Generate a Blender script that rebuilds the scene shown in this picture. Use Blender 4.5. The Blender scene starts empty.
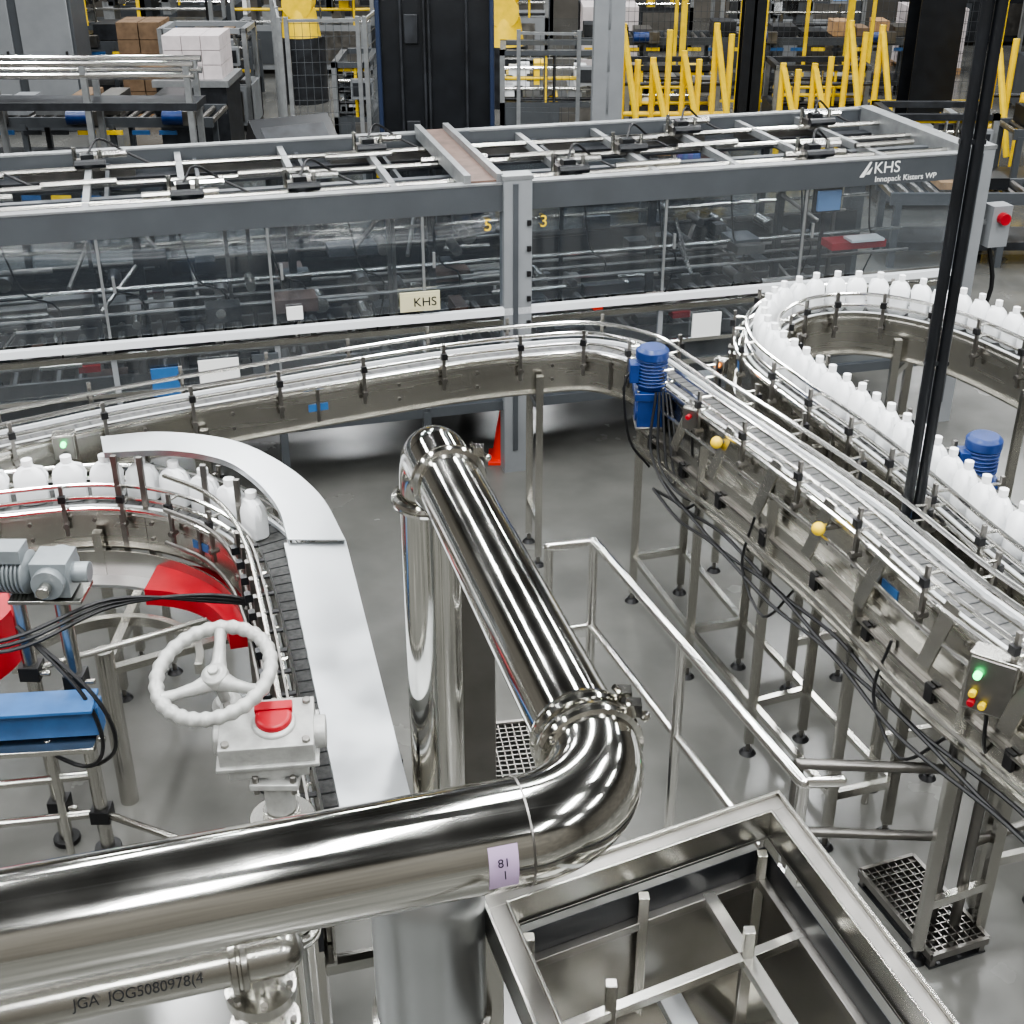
import bpy, math, random
from mathutils import Vector as V, Matrix as M
R=random.Random(7)
scn=bpy.context.scene
# ------------------------------------------------------------------ materials
def mat(name,col,rough=.5,metal=0.,var=0.,scale=8.,stretch=(1,1,1),rvar=0.,bump=0.,emit=0.,col2=None,coat=0.,det=4.):
    m=bpy.data.materials.new(name); m.use_nodes=True
    nt=m.node_tree; b=nt.nodes['Principled BSDF']
    b.inputs['Base Color'].default_value=(*col,1); b.inputs['Roughness'].default_value=rough
    b.inputs['Metallic'].default_value=metal
    if coat: b.inputs['Coat Weight'].default_value=coat
    if emit:
        b.inputs['Emission Color'].default_value=(*col,1); b.inputs['Emission Strength'].default_value=emit
    if var or rvar or bump or col2:
        tc=nt.nodes.new('ShaderNodeTexCoord'); mp=nt.nodes.new('ShaderNodeMapping')
        mp.inputs['Scale'].default_value=stretch
        nz=nt.nodes.new('ShaderNodeTexNoise'); nz.inputs['Scale'].default_value=scale; nz.inputs['Detail'].default_value=det
        nt.links.new(tc.outputs['Object'],mp.inputs[0]); nt.links.new(mp.outputs[0],nz.inputs['Vector'])
        if var or col2:
            cr=nt.nodes.new('ShaderNodeValToRGB')
            lo=col if col2 else tuple(max(0,c*(1-var)) for c in col)
            hi=col2 if col2 else tuple(min(1,c*(1+var)) for c in col)
            cr.color_ramp.elements[0].position=.32; cr.color_ramp.elements[1].position=.68
            cr.color_ramp.elements[0].color=(*lo,1); cr.color_ramp.elements[1].color=(*hi,1)
            nt.links.new(nz.outputs['Fac'],cr.inputs[0]); nt.links.new(cr.outputs[0],b.inputs['Base Color'])
        if rvar:
            mr=nt.nodes.new('ShaderNodeMapRange')
            mr.inputs['To Min'].default_value=max(.02,rough-rvar); mr.inputs['To Max'].default_value=min(1,rough+rvar)
            mr.inputs['From Min'].default_value=.3; mr.inputs['From Max'].default_value=.7
            nt.links.new(nz.outputs['Fac'],mr.inputs['Value']); nt.links.new(mr.outputs[0],b.inputs['Roughness'])
        if bump:
            bp=nt.nodes.new('ShaderNodeBump'); bp.inputs['Strength'].default_value=bump; bp.inputs['Distance'].default_value=.01
            nt.links.new(nz.outputs['Fac'],bp.inputs['Height']); nt.links.new(bp.outputs[0],b.inputs['Normal'])
    return m
def glassmat(name,tint,haze,hz,refl,rough=.05):
    m=bpy.data.materials.new(name); m.use_nodes=True; nt=m.node_tree
    for n in list(nt.nodes): nt.nodes.remove(n)
    o=nt.nodes.new('ShaderNodeOutputMaterial'); mx=nt.nodes.new('ShaderNodeMixShader'); m2=nt.nodes.new('ShaderNodeMixShader')
    t=nt.nodes.new('ShaderNodeBsdfTransparent'); g=nt.nodes.new('ShaderNodeBsdfGlossy'); d=nt.nodes.new('ShaderNodeBsdfDiffuse')
    t.inputs[0].default_value=(*tint,1); g.inputs['Roughness'].default_value=rough; d.inputs[0].default_value=(*haze,1)
    m2.inputs[0].default_value=hz; mx.inputs[0].default_value=refl
    nt.links.new(t.outputs[0],m2.inputs[1]); nt.links.new(d.outputs[0],m2.inputs[2])
    nt.links.new(m2.outputs[0],mx.inputs[1]); nt.links.new(g.outputs[0],mx.inputs[2])
    nt.links.new(mx.outputs[0],o.inputs[0]); return m
CHROME=mat('polished_stainless',(.72,.71,.67),.10,1,rvar=.03,scale=5,bump=.03)
STEEL=mat('brushed_stainless',(.50,.49,.455),.25,1)
PANEL=mat('conveyor_side_steel',(.54,.525,.485),.26,1,var=.03,rvar=.03,scale=1.2,stretch=(1,1,14),det=2)
HOOD=mat('satin_stainless_sheet',(.60,.62,.635),.34,1,var=.05,rvar=.06,scale=3)
STEELD=mat('dull_stainless',(.25,.24,.225),.38,1,var=.08,rvar=.06,scale=9)
RAIL=mat('rail_stainless',(.88,.87,.84),.18,1)
GALV=mat('galvanised_frame',(.32,.33,.335),.45,.7,var=.12,scale=10)
CONC=mat('polished_concrete',(.088,.088,.082),.22,0,scale=1.1,rvar=.08,col2=(.142,.14,.13),det=8)
MGREY=mat('machine_grey_paint',(.065,.071,.078),.4,0,var=.08,scale=4)
MLIGHT=mat('machine_light_grey',(.23,.24,.25),.45,0,var=.06,scale=4)
DARK=mat('dark_machinery',(.024,.026,.03),.45,.2,var=.4,scale=6)
BLACK=mat('black_rubber',(.007,.007,.008),.45)
BLACKP=mat('black_paint',(.008,.009,.011),.35,var=.3,scale=5)
CHAIN=mat('grey_chain_plastic',(.11,.11,.107),.5,var=.3,scale=40)
WHITEP=mat('white_bottle_plastic',(.88,.89,.90),.35)
CAP=mat('white_cap_plastic',(.9,.9,.9),.4)
WPAINT=mat('white_rail_paint',(.78,.80,.82),.3)
RED=mat('red_paint',(.36,.004,.014),.38,var=.15,scale=5)
ORANGE=mat('orange_cone_plastic',(.85,.035,.015),.5)
BLUE=mat('blue_motor_paint',(.008,.032,.14),.35,var=.2,scale=10)
BLUEL=mat('light_blue_paint',(.03,.105,.26),.45,var=.15)
YEL=mat('yellow_safety_paint',(.88,.60,.02),.45,var=.1)
ALU=mat('cast_aluminium_paint',(.35,.35,.335),.42,.35,var=.12,scale=30,bump=.2)
MOTG=mat('motor_grey_paint',(.22,.24,.25),.4,.3,var=.1,scale=9)
CARD=mat('cardboard',(.17,.11,.065),.8,var=.2)
CARTW=mat('white_carton',(.60,.54,.54),.7,var=.08)
PAPER=mat('paper_label',(.80,.80,.78),.7)
BEIGE=mat('beige_sign_plate',(.62,.58,.38),.5)
PURPLE=mat('purple_label',(.40,.30,.44),.6)
GREENL=mat('green_indicator',(.02,1,.25),.3,emit=6)
ORL=mat('orange_indicator',(1,.3,.02),.3,emit=4)
WALLM=mat('wall_panel',(.12,.11,.095),.7,var=.3,scale=1)
CEILM=mat('ceiling_deck',(.06,.06,.062),.7,var=.2,scale=1)
LAMPH=mat('lamp_housing',(.6,.6,.6),.5)
WOOD=mat('pallet_wood',(.36,.22,.11),.8,var=.2)
BROWNB=mat('primer_brown_beam',(.11,.07,.055),.6,var=.3)
GLASS=glassmat('machine_window_polycarbonate',(.66,.71,.76),(.34,.40,.48),.06,.20)
TVIS=mat('screen_blue',(.15,.26,.45),.3,emit=.3)
EDGEB=mat('tower_edge_blue',(.015,.025,.055),.4)
# ------------------------------------------------------------------ builder
class B:
    def __init__(s,name,mtx=None):
        s.n=name; s.v=[]; s.f=[]; s.fm=[]; s.m=[]; s.mtx=mtx or M()
    def mi(s,m):
        if m not in s.m: s.m.append(m)
        return s.m.index(m)
    def add(s,vs,fs,m):
        o=len(s.v); s.v+= [V(x) for x in vs]; k=s.mi(m)
        for f in fs: s.f.append([i+o for i in f]); s.fm.append(k)
    def box(s,c,sz,m,rz=0,rot=None):
        r=rot if rot else M.Rotation(rz,3,'Z'); h=[x/2 for x in sz]; c=V(c)
        vs=[c+r@V((x*h[0],y*h[1],z*h[2])) for x in(-1,1) for y in(-1,1) for z in(-1,1)]
        s.add(vs,[(0,1,3,2),(4,6,7,5),(0,4,5,1),(2,3,7,6),(0,2,6,4),(1,5,7,3)],m)
    def bb(s,a,b,m):
        s.box([(a[i]+b[i])/2 for i in range(3)],[abs(b[i]-a[i]) for i in range(3)],m)
    def beam(s,p,q,w,h,m):
        p,q=V(p),V(q); d=q-p; L=d.length; x=d.normalized()
        up=V((0,0,1)) if abs(x.z)<.95 else V((0,1,0))
        y=up.cross(x).normalized(); z=x.cross(y)
        r=M((x,y,z)).transposed(); s.box((p+q)/2,(L,w,h),m,rot=r)
    def cyl(s,p,q,r,m,seg=16,r2=None,cap=True):
        p,q=V(p),V(q); r2=r if r2 is None else r2
        s.lathe(p,(q-p),[(0,r),(1,r2)],m,seg,cap,rel=True)
    def lathe(s,p,axis,prof,m,seg=20,cap=True,rel=False):
        p=V(p); ax=V(axis); L=ax.length; a=ax.normalized()
        u=a.orthogonal().normalized(); w=a.cross(u); vs=[];fs=[]
        for (h,r) in prof:
            hh=h*L if rel else h
            for i in range(seg):
                t=2*math.pi*i/seg; vs.append(p+a*hh+(u*math.cos(t)+w*math.sin(t))*r)
        n=len(prof)
        for j in range(n-1):
            for i in range(seg):
                k=(i+1)%seg; fs.append((j*seg+i,j*seg+k,(j+1)*seg+k,(j+1)*seg+i))
        if cap:
            fs.append(tuple(range(seg))[::-1]); fs.append(tuple((n-1)*seg+i for i in range(seg)))
        s.add(vs,fs,m)
    def tube(s,pts,r,m,seg=8,closed=False,cap=True):
        pts=[V(p) for p in pts]; n=len(pts); vs=[];fs=[]; prev=None
        for i in range(n):
            if closed: t=(pts[(i+1)%n]-pts[i-1]).normalized()
            else: t=(pts[min(i+1,n-1)]-pts[max(i-1,0)]).normalized()
            if prev is None: u=t.orthogonal().normalized()
            else:
                u=prev-t*prev.dot(t)
                u=u.normalized() if u.length>1e-6 else t.orthogonal().normalized()
            prev=u; w=t.cross(u)
            rr=r[i] if isinstance(r,(list,tuple)) else r
            for k in range(seg):
                a=2*math.pi*k/seg; vs.append(pts[i]+(u*math.cos(a)+w*math.sin(a))*rr)
        for j in range(n if closed else n-1):
            j2=(j+1)%n
            for k in range(seg):
                k2=(k+1)%seg; fs.append((j*seg+k,j*seg+k2,j2*seg+k2,j2*seg+k))
        if cap and not closed:
            fs.append(tuple(range(seg))[::-1]); fs.append(tuple((n-1)*seg+i for i in range(seg)))
        s.add(vs,fs,m)
    def sweep(s,path,prof,m,closedprof=True):
        n=len(path); k=len(prof); vs=[];fs=[]
        for i in range(n):
            t=path[min(i+1,n-1)]-path[max(i-1,0)]; t.z=0; t.normalize(); nn=V((t.y,-t.x,0))
            for (l,z) in prof: vs.append(path[i]+nn*l+V((0,0,z)))
        for j in range(n-1):
            for a in range(k if closedprof else k-1):
                b=(a+1)%k; fs.append((j*k+a,j*k+b,(j+1)*k+b,(j+1)*k+a))
        if closedprof:
            fs.append(tuple(range(k))); fs.append(tuple((n-1)*k+i for i in range(k))[::-1])
        s.add(vs,fs,m)
    def srect(s,path,l0,l1,z0,z1,m): s.sweep(path,[(l0,z0),(l1,z0),(l1,z1),(l0,z1)],m)
    def sph(s,c,r,m,seg=12,sc=(1,1,1)):
        vs=[];fs=[];n=seg//2
        for j in range(n+1):
            a=math.pi*j/n
            for i in range(seg):
                b=2*math.pi*i/seg
                vs.append(V(c)+V((math.sin(a)*math.cos(b)*r*sc[0],math.sin(a)*math.sin(b)*r*sc[1],math.cos(a)*r*sc[2])))
        for j in range(n):
            for i in range(seg):
                k=(i+1)%seg; fs.append((j*seg+i,(j+1)*seg+i,(j+1)*seg+k,j*seg+k))
        s.add(vs,fs,m)
    def fin(s,bev=0,parent=None,smooth=True):
        me=bpy.data.meshes.new(s.n); me.from_pydata([tuple(x) for x in s.v],[],s.f)
        for m in s.m: me.materials.append(m)
        me.polygons.foreach_set('material_index',s.fm)
        me.validate(); me.update()
        import bmesh
        bm=bmesh.new(); bm.from_mesh(me); bmesh.ops.recalc_face_normals(bm,faces=bm.faces); bm.to_mesh(me); bm.free()
        if smooth:
            me.shade_smooth(); me.set_sharp_from_angle(angle=math.radians(35))
        o=bpy.data.objects.new(s.n,me); scn.collection.objects.link(o); o.matrix_world=s.mtx
        if bev:
            md=o.modifiers.new('bevel','BEVEL'); md.width=bev; md.segments=2; md.limit_method='ANGLE'
        if parent: o.parent=parent
        return o
def cr(pts,step=.08):
    P=[V(p) for p in pts]; out=[]
    for i in range(len(P)-1):
        a=P[i-1] if i else P[0]*2-P[1]; b=P[i];c=P[i+1]; d=P[i+2] if i+2<len(P) else P[-1]*2-P[-2]
        n=max(2,int((c-b).length/step))
        for k in range(n):
            t=k/n
            out.append(.5*((2*b)+(c-a)*t+(2*a-5*b+4*c-d)*t*t+(3*b-a-3*c+d)*t**3))
    out.append(P[-1]); return out
def at(path,dist):
    acc=0
    for i in range(len(path)-1):
        L=(path[i+1]-path[i]).length
        if acc+L>=dist:
            p=path[i].lerp(path[i+1],(dist-acc)/L); t=path[i+1]-path[i]; t.z=0; t.normalize()
            return p,t,V((t.y,-t.x,0))
        acc+=L
    t=path[-1]-path[-2]; t.z=0; t.normalize(); return path[-1],t,V((t.y,-t.x,0))
def plen(p): return sum((p[i+1]-p[i]).length for i in range(len(p)-1))
def offs(P,l,z):
    off=[]
    for i in range(len(P)):
        t=P[min(i+1,len(P)-1)]-P[max(i-1,0)]; t.z=0; t.normalize(); off.append(P[i]+V((t.y,-t.x,0))*l+V((0,0,z)))
    return off
def text(body,size,loc,rot,m,parent=None,name='label_text',ext=.001):
    c=bpy.data.curves.new(name,'FONT'); c.body=body; c.size=size; c.extrude=ext
    c.materials.append(m); o=bpy.data.objects.new(name,c); scn.collection.objects.link(o)
    o.location=loc; o.rotation_euler=rot
    if parent: o.parent=parent
    return o
# ------------------------------------------------------------------ room
b=B('floor'); b.bb((-15,-6,-.1),(17,38,0),CONC); b.fin(smooth=False)
b=B('ceiling'); b.bb((-15,-6,9.5),(17,38,9.6),CEILM); b.fin(smooth=False)
b=B('wall_back'); b.bb((-15,38,0),(17,38.2,9.5),WALLM); b.fin(smooth=False)
b=B('wall_left'); b.bb((-15.2,-6,0),(-15,38,9.5),WALLM); b.fin(smooth=False)
b=B('wall_right'); b.bb((17,-6,0),(17.2,38,9.5),WALLM); b.fin(smooth=False)
b=B('wall_front'); b.bb((-15,-6.2,0),(17,-6,9.5),WALLM); b.fin(smooth=False)
b=B('ceiling_trusses')
for y in range(-4,38,6):
    b.beam((-15,y,8.9),(17,y,8.9),.12,.15,MLIGHT); b.beam((-15,y,9.42),(17,y,9.42),.12,.15,MLIGHT)
    for i in range(32): b.beam((-15+i,y,8.9),(-14+i,y,9.42) if i%2==0 else (-15+i+.001,y,9.42),.05,.05,MLIGHT)
b.fin(smooth=False)
lamp=B('ceiling_lamps'); LP=[]
for iy,y in enumerate([-3,1.5,6,11,17,24,31]):
    for x in (-9,-4.2,.3,4.6,10):
        lamp.bb((x-.25,y-1.3,8.45),(x+.25,y+1.3,8.6),LAMPH); LP.append((x,y,8.44))
        lamp.cyl((x,y,8.6),(x,y,8.95),.02,LAMPH,6)
lamp.fin()
for i,(x,y,z) in enumerate(LP):
    l=bpy.data.lights.new('lamp_light','AREA'); l.shape='RECTANGLE'; l.size=.45; l.size_y=2.5
    l.energy=330 if y<20 else 300; l.color=(.97,.99,1)
    o=bpy.data.objects.new('high_bay_light',l); o.location=(x,y,z); scn.collection.objects.link(o)
# ------------------------------------------------------------------ shrink packer machine
MM=M.Translation((-3.53,8.88,0))@M.Rotation(math.radians(14.9),4,'Z')
L0,L1,DP=-3.0,7.62,1.9
b=B('shrink_packing_machine',MM)
for y in (0,DP):
    b.bb((L0,y-.04,2.19),(L1,y+.04,2.40),MGREY)
    b.bb((L0,y-.045,2.39),(L1,y+.05,2.405),GALV)
    b.bb((L0,y-.03,.55),(L1,y+.03,.63),MGREY)
b.bb((L0,-.08,1.375),(L1,-.02,1.43),WPAINT); b.bb((L0,-.05,1.29),(L1,-.02,1.33),STEEL)
b.bb((L0,-.05,.80),(L1,-.02,.84),RAIL); b.bb((L0,-.06,1.0),(L1,-.03,1.03),RAIL)
for x in (L0,3.68,L1):
    b.bb((x-.11,-.08,0),(x+.11,.06,2.45),MLIGHT); b.bb((x-.08,DP-.06,0),(x+.08,DP+.06,2.4),MGREY)
    b.bb((x-.12,-.085,2.43),(x+.12,.07,2.46),GALV); b.bb((x-.04,-.09,.2),(x+.0,-.08,2.4),MGREY)
for z in [1.3,1.5,1.7,1.9,2.1]:
    b.bb((3.75,-.10,z-.02),(3.78,-.08,z+.02),BLACK)
b.bb((3.28,-.02,2.36),(3.33,DP,2.47),GALV); b.bb((3.53,-.02,2.36),(3.58,DP,2.47),GALV); b.bb((3.33,.0,2.37),(3.53,DP,2.42),BROWNB)
b.bb((7.55,-.02,2.2),(7.69,DP,2.42),GALV)
for x in [-1.8,-.6,.6,1.8,2.95,4.9,6.1]:
    b.bb((x-.010,-.03,1.45),(x+.010,-.012,2.19),GALV); b.bb((x-.02,-.03,.6),(x+.02,0,1.30),MLIGHT)
    b.bb((x+.5,DP-.03,.6),(x+.56,DP+.03,2.19),MGREY)
    b.bb((x+.22,.9,.6),(x+.28,.96,2.19),DARK)
    b.bb((x-.04,-.04,0),(x+.02,.04,.6),MGREY)
    b.box((x+.08,-.03,1.85),(.02,.02,.12),GALV)
# roof gear: rods and carriages
for y in (.35,.95,1.5): b.cyl((L0,y,2.34),(L1,y,2.34),.022,STEEL,8)
b.bb((L0,.62,2.27),(L1,.70,2.31),MGREY); b.bb((L0,1.15,2.25),(L1,1.3,2.28),DARK); b.bb((L0,.1,2.22),(L1,.26,2.25),DARK)
b.bb((L0,.75,2.20),(L1,.90,2.23),DARK); b.bb((L0,1.6,2.2),(L1,1.75,2.23),DARK)
for x in [-2.3,-1.3,-.35,.55,1.25,2.1,2.8,4.2,4.9,5.6,6.3,6.9]:
    b.bb((x-.025,.02,2.30),(x+.025,DP,2.36),GALV); b.bb((x+.12,.02,2.22),(x+.15,DP,2.30),MGREY)
    yy=R.choice([.35,.95,1.5]); b.bb((x-.09,yy-.09,2.34),(x+.09,yy+.09,2.41),STEELD); b.bb((x-.05,yy-.05,2.41),(x+.05,yy+.05,2.46),BLACKP)
    b.cyl((x-.06,yy+.1,2.43),(x+.3,yy+.1,2.43),.03,RAIL,8); b.cyl((x-.1,yy-.1,2.40),(x+.14,yy-.1,2.40),.035,BLACKP,8)
    for (dx,dy) in ((.1,-.07),(-.1,.07)): b.cyl((x+dx,yy+dy,2.36),(x+dx,yy+dy,2.50),.018,STEEL,8)
    b.tube(cr([(x,yy,2.45),(x+.1,yy+.15,2.54),(x+.3,yy+.25,2.40),(x+.5,yy+.2,2.3)],.05),.010,BLACK,6)
for i in range(14):
    x=L0+.3+i*.73; y=R.uniform(.3,1.3); b.cyl((x,y,2.38),(x+.55,y+.02,2.38),.025,STEEL,8)
for i in range(8):
    x=L0+.5+i*1.25; b.bb((x,.05,2.22),(x+.9,.12,2.27),STEEL); b.bb((x,1.65,2.22),(x+.9,1.8,2.30),STEELD)
# interior
b.bb((L0,.2,.62),(L1-.3,DP-.15,.72),DARK)
b.bb((L0,DP-.1,.6),(L1,DP-.05,1.45),DARK)
x=L0+.1
while x<L1-.5:
    b.cyl((x,.25,.98),(x,DP-.3,.98),.035,STEELD,8); x+=.16
for y in (.25,.8,1.4): b.bb((L0,y-.02,.88),(L1-.3,y+.02,1.05),STEELD)
for z,y in ((1.25,.4),(1.45,.75),(1.65,.5),(1.8,1.1),(1.35,1.3),(1.95,.9),(1.55,1.5),(1.15,.3),(1.7,1.45),(1.5,.35)):
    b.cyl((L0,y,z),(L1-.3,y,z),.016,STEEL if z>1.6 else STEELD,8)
for i in range(220):
    x=R.uniform(L0+.2,L1-.8); y=R.uniform(.2,1.5); z=R.uniform(.95,1.8)
    k=R.random()
    if k<.35: b.box((x,y,z),(R.uniform(.08,.40),R.uniform(.08,.3),R.uniform(.04,.12)),R.choice([DARK,DARK,MGREY,STEELD,BLACKP,BROWNB]))
    elif k<.6: b.cyl((x,y,z),(x,y+.25,z),R.uniform(.03,.07),R.choice([DARK,STEELD,STEEL]),12)
    elif k<.8: b.cyl((x,y,z),(x+R.uniform(.3,.8),y,z),R.uniform(.015,.035),R.choice([BLACK,STEEL,STEELD]),8)
    elif k<.93: b.cyl((x,y,z),(x+R.uniform(-.3,.3),y+R.uniform(.2,.6),z+.2),.018,R.choice([STEELD,RAIL]),8)
    else: b.box((x,y,1.5),(.03,.03,1.2),R.choice([STEELD,DARK,MGREY]))
for i in range(16):
    x=L0+.4+i*.63; b.tube(cr([(x,.3,2.1),(x+.1,.4,1.7),(x+.3,.6,1.5),(x+.25,.8,1.0)],.08),.008,BLACK,6)
for i in range(8):
    x=-2+i*1.2; b.box((x,.3,1.12),(.16,.1,.05),RED if i%4==2 else DARK); b.bb((x+.4,.2,1.25),(x+.48,.28,1.3),ORANGE if i%4==1 else STEEL)
for (x,z,w,h,m) in [(.95,1.08,.20,.22,BLUEL),(1.35,1.12,.30,.2,PAPER),(1.7,1.12,.2,.22,MGREY),(5.3,1.12,.25,.22,PAPER),(1.95,1.53,.12,.1,PAPER),(4.0,1.0,.3,.3,MGREY),(-1.5,1.05,.5,.25,MGREY)]:
    b.bb((x-w/2,-.055,z-h/2),(x+w/2,-.035,z+h/2),m)
b.bb((6.25,.05,1.98),(6.45,.08,2.14),TVIS); b.bb((6.23,.08,1.96),(6.47,.12,2.16),BLACKP)
b.bb((6.45,.1,1.62),(6.95,.3,1.68),RED); b.bb((6.6,.05,1.69),(6.9,.2,1.71),PAPER)
b.bb((2.75,-.075,1.47),(3.06,-.055,1.62),BEIGE)
b.bb((2.78,-.058,1.49),(3.03,-.078,1.60),BEIGE)
b.bb((7.80,-.1,1.6),(7.98,.05,1.95),MLIGHT); b.cyl((7.89,-.1,1.85),(7.89,-.16,1.85),.05,RED,12); b.box((7.76,0,1.8),(.1,.04,.04),GALV)
b.tube(cr([(7.88,0,1.6),(7.98,0,1.2),(7.85,0,.8)],.1),.02,BLACK,6)
mach=b.fin()
g=B('window_panels',M())
for (a,c) in ((L0+.1,3.57),(3.79,L1-.11)):
    g.add([(a,-.015,1.45),(c,-.015,1.45),(c,-.015,2.19),(a,-.015,2.19)],[(0,1,2,3)],GLASS)
    g.add([(a,-.015,.63),(c,-.015,.63),(c,-.015,1.30),(a,-.015,1.30)],[(0,1,2,3)],GLASS)
    g.add([(a,DP,.63),(c,DP,.63),(c,DP,2.19),(a,DP,2.19)],[(0,1,2,3)],GLASS)
g.fin(parent=mach,smooth=False)
rx=(math.pi/2,0,0)
text('KHS',.13,(6.66,-.042,2.285),rx,PAPER,mach)
text('Innopack Kisters WP',.065,(6.68,-.042,2.215),rx,PAPER,mach)
b=B('logo_mark'); b.add([(6.54,-.042,2.26),(6.58,-.042,2.26),(6.64,-.042,2.38),(6.62,-.042,2.38)],[(0,1,2,3)],PAPER); b.add([(6.59,-.042,2.28),(6.63,-.042,2.28),(6.65,-.042,2.34)],[(0,1,2)],PAPER); b.fin(parent=mach)
text('KHS',.10,(2.85,-.08,1.51),rx,BLACKP,mach)
text('5',.13,(3.42,-.045,2.05),rx,YEL,mach); text('3',.13,(3.86,-.045,2.05),rx,YEL,mach)
# ------------------------------------------------------------------ conveyors
def leg(b,p,top,m=STEEL,w=.05,foot=True):
    b.bb((p[0]-w/2,p[1]-w/2,.08),(p[0]+w/2,p[1]+w/2,top),m)
    if foot:
        b.cyl((p[0],p[1],.02),(p[0],p[1],.09),.014,STEELD,8); b.cyl((p[0],p[1],0),(p[0],p[1],.025),.05,BLACK,12,.03)
def conveyor(name,pts,W=.13,panel=.26,legs=(),rails=True,brk=.55,legw=.05,near=1):
    P=cr(pts,.07); b=B(name); 
    b.srect(P,-W+.012,W-.012,-.035,-.005,CHAIN)
    for i in range(0,int(plen(P)/.09)):
        p,t,n=at(P,i*.09); b.box(p+V((0,0,-.004)),(.006,W*1.7,.003),DARK,math.atan2(t.y,t.x))
    for sgn in (-1,1):
        l0,l1=sorted((sgn*W,sgn*(W-.01))); b.srect(P,l0,l1,-panel,.015,PANEL)
        l0,l1=sorted((sgn*W,sgn*(W+.03))); b.srect(P,l0,l1,-panel,-panel+.012,STEEL)
        l0,l1=sorted((sgn*W,sgn*(W+.012))); b.srect(P,l0,l1,-.03,-.015,RAIL)
        l0,l1=sorted((sgn*(W-.01),sgn*(W-.03))); b.srect(P,l0,l1,-.005,.018,WPAINT)
    if rails:
        for l,z in ((W-.03,.06),(W-.03,.14),(-W+.03,.06),(-W+.03,.14),(W+.035,.02)):
            b.tube(offs(P,l,z),.013,RAIL,7)
    d=.2; Lt=plen(P); i=0
    while d<Lt:
        p,t,n=at(P,d); rz=math.atan2(t.y,t.x)
        for s in (-1,1):
            q=p+n*s*(W+.05)
            b.box(q+V((0,0,.02)),(.022,.018,.32),STEELD,rz)
            b.cyl(q+V((0,0,.14)),p+n*s*(W-.04)+V((0,0,.14)),.009,STEEL,6)
            b.cyl(q+V((0,0,.06)),p+n*s*(W-.04)+V((0,0,.06)),.009,STEEL,6)
            b.box(q+V((0,0,.1))+n*s*.01,(.04,.03,.04),BLACK,rz)
            b.cyl(q+V((0,0,-.07))-n*s*.03,q+V((0,0,-.07))+n*s*.025,.018,STEELD,8)
        pp,tt,nn=at(P,min(Lt-.01,d+brk*.45))
        for z in (-.07,-.17): b.cyl(pp+nn*(W-.0)+V((0,0,z)),pp+nn*(W+.012)+V((0,0,z)),.012,STEELD,8)
        if i%5==1:
            b.box(pp+nn*(W+.003)+V((0,0,-.13)),(.13,.004,.05),BLUEL,math.atan2(tt.y,tt.x))
        if i%4==2: b.box(pp+nn*(W+.006)+V((0,0,-.12)),(.02,.012,panel-.04),STEELD,math.atan2(tt.y,tt.x))
        d+=brk; i+=1
    for d in legs:
        p,t,n=at(P,d); qs=[]
        for s in (-1,1):
            q=p+n*s*(W+.05); leg(b,q,p.z-.12,STEEL,legw); qs.append(q)
        for z in (.35,p.z-panel-.1): b.beam((qs[0].x,qs[0].y,z),(qs[1].x,qs[1].y,z),.035,.05,STEEL)
    return b,P
c1=[(-4.6,6.1,1.55),(-3.05,7.0,1.55),(-2.4,7.40,1.55),(-1.4,7.82,1.58),(-.5,8.18,1.6),(.1,8.37,1.6),(.55,8.38,1.62),(.87,8.12,1.64),(1.02,7.72,1.67),(1.2,7.12,1.72),(1.43,6.4,1.78),(1.73,5.6,1.8),(1.96,4.87,1.8),(2.16,4.38,1.8),(2.6,3.3,1.8)]
b,P1=conveyor('accumulation_conveyor',c1,legs=(.6,3.0,5.30,6.5,7.45,8.25,9.1,9.9,11.1))
sub=[p for p in P1 if p.x>.95 and p.y<7.75]
b.srect(sub,-.15,.17,-.30,-.255,STEEL); b.srect(sub,.16,.175,-.50,-.26,PANEL); b.srect(sub,-.16,-.15,-.50,-.26,STEEL)
b.srect(sub,.175,.215,-.505,-.49,STEEL); b.srect(sub,.175,.20,-.36,-.345,STEELD)
b.tube(offs(sub,.20,-.10),.012,RAIL,7); b.tube(offs(sub,.24,-.42),.014,STEEL,7)
d=.15; L=plen(sub)
while d<L:
    p,t,n=at(sub,d); rz=math.atan2(t.y,t.x)
    q=p+n*.15
    b.add([q+V((0,0,.06))+t*.045,q+V((0,0,.06))-t*.045,q+n*.11+V((0,0,-.22))-t*.04,q+n*.11+V((0,0,-.22))+t*.04,
           q+V((0,0,.06))+t*.045-n*.01,q+V((0,0,.06))-t*.045-n*.01,q+n*.10+V((0,0,-.23))-t*.04,q+n*.10+V((0,0,-.23))+t*.04],
          [(0,1,2,3),(7,6,5,4),(0,3,7,4),(1,5,6,2),(0,4,5,1),(3,2,6,7)],STEEL)
    b.box(p+n*.19+V((0,0,-.38)),(.05,.02,.09),BLACK,rz)
    d+=.5
for (da,db) in ((6.5,7.45),(7.45,8.25),(8.25,9.1)):
    pa,ta,na=at(P1,da); pb,tb,nb=at(P1,db)
    for s in (1,-1):
        A=pa+na*s*.18; C=pb+nb*s*.18
        b.beam((A.x,A.y,.35),(C.x,C.y,.35),.035,.035,STEEL); 
for (x,y,z) in [(1.14,6.58,1.74),(1.50,5.58,1.74)]:
    b.sph((x,y,z),.035,YEL); b.cyl((x,y,z),(x+.12,y+.03,z),.014,STEELD,8)
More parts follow.
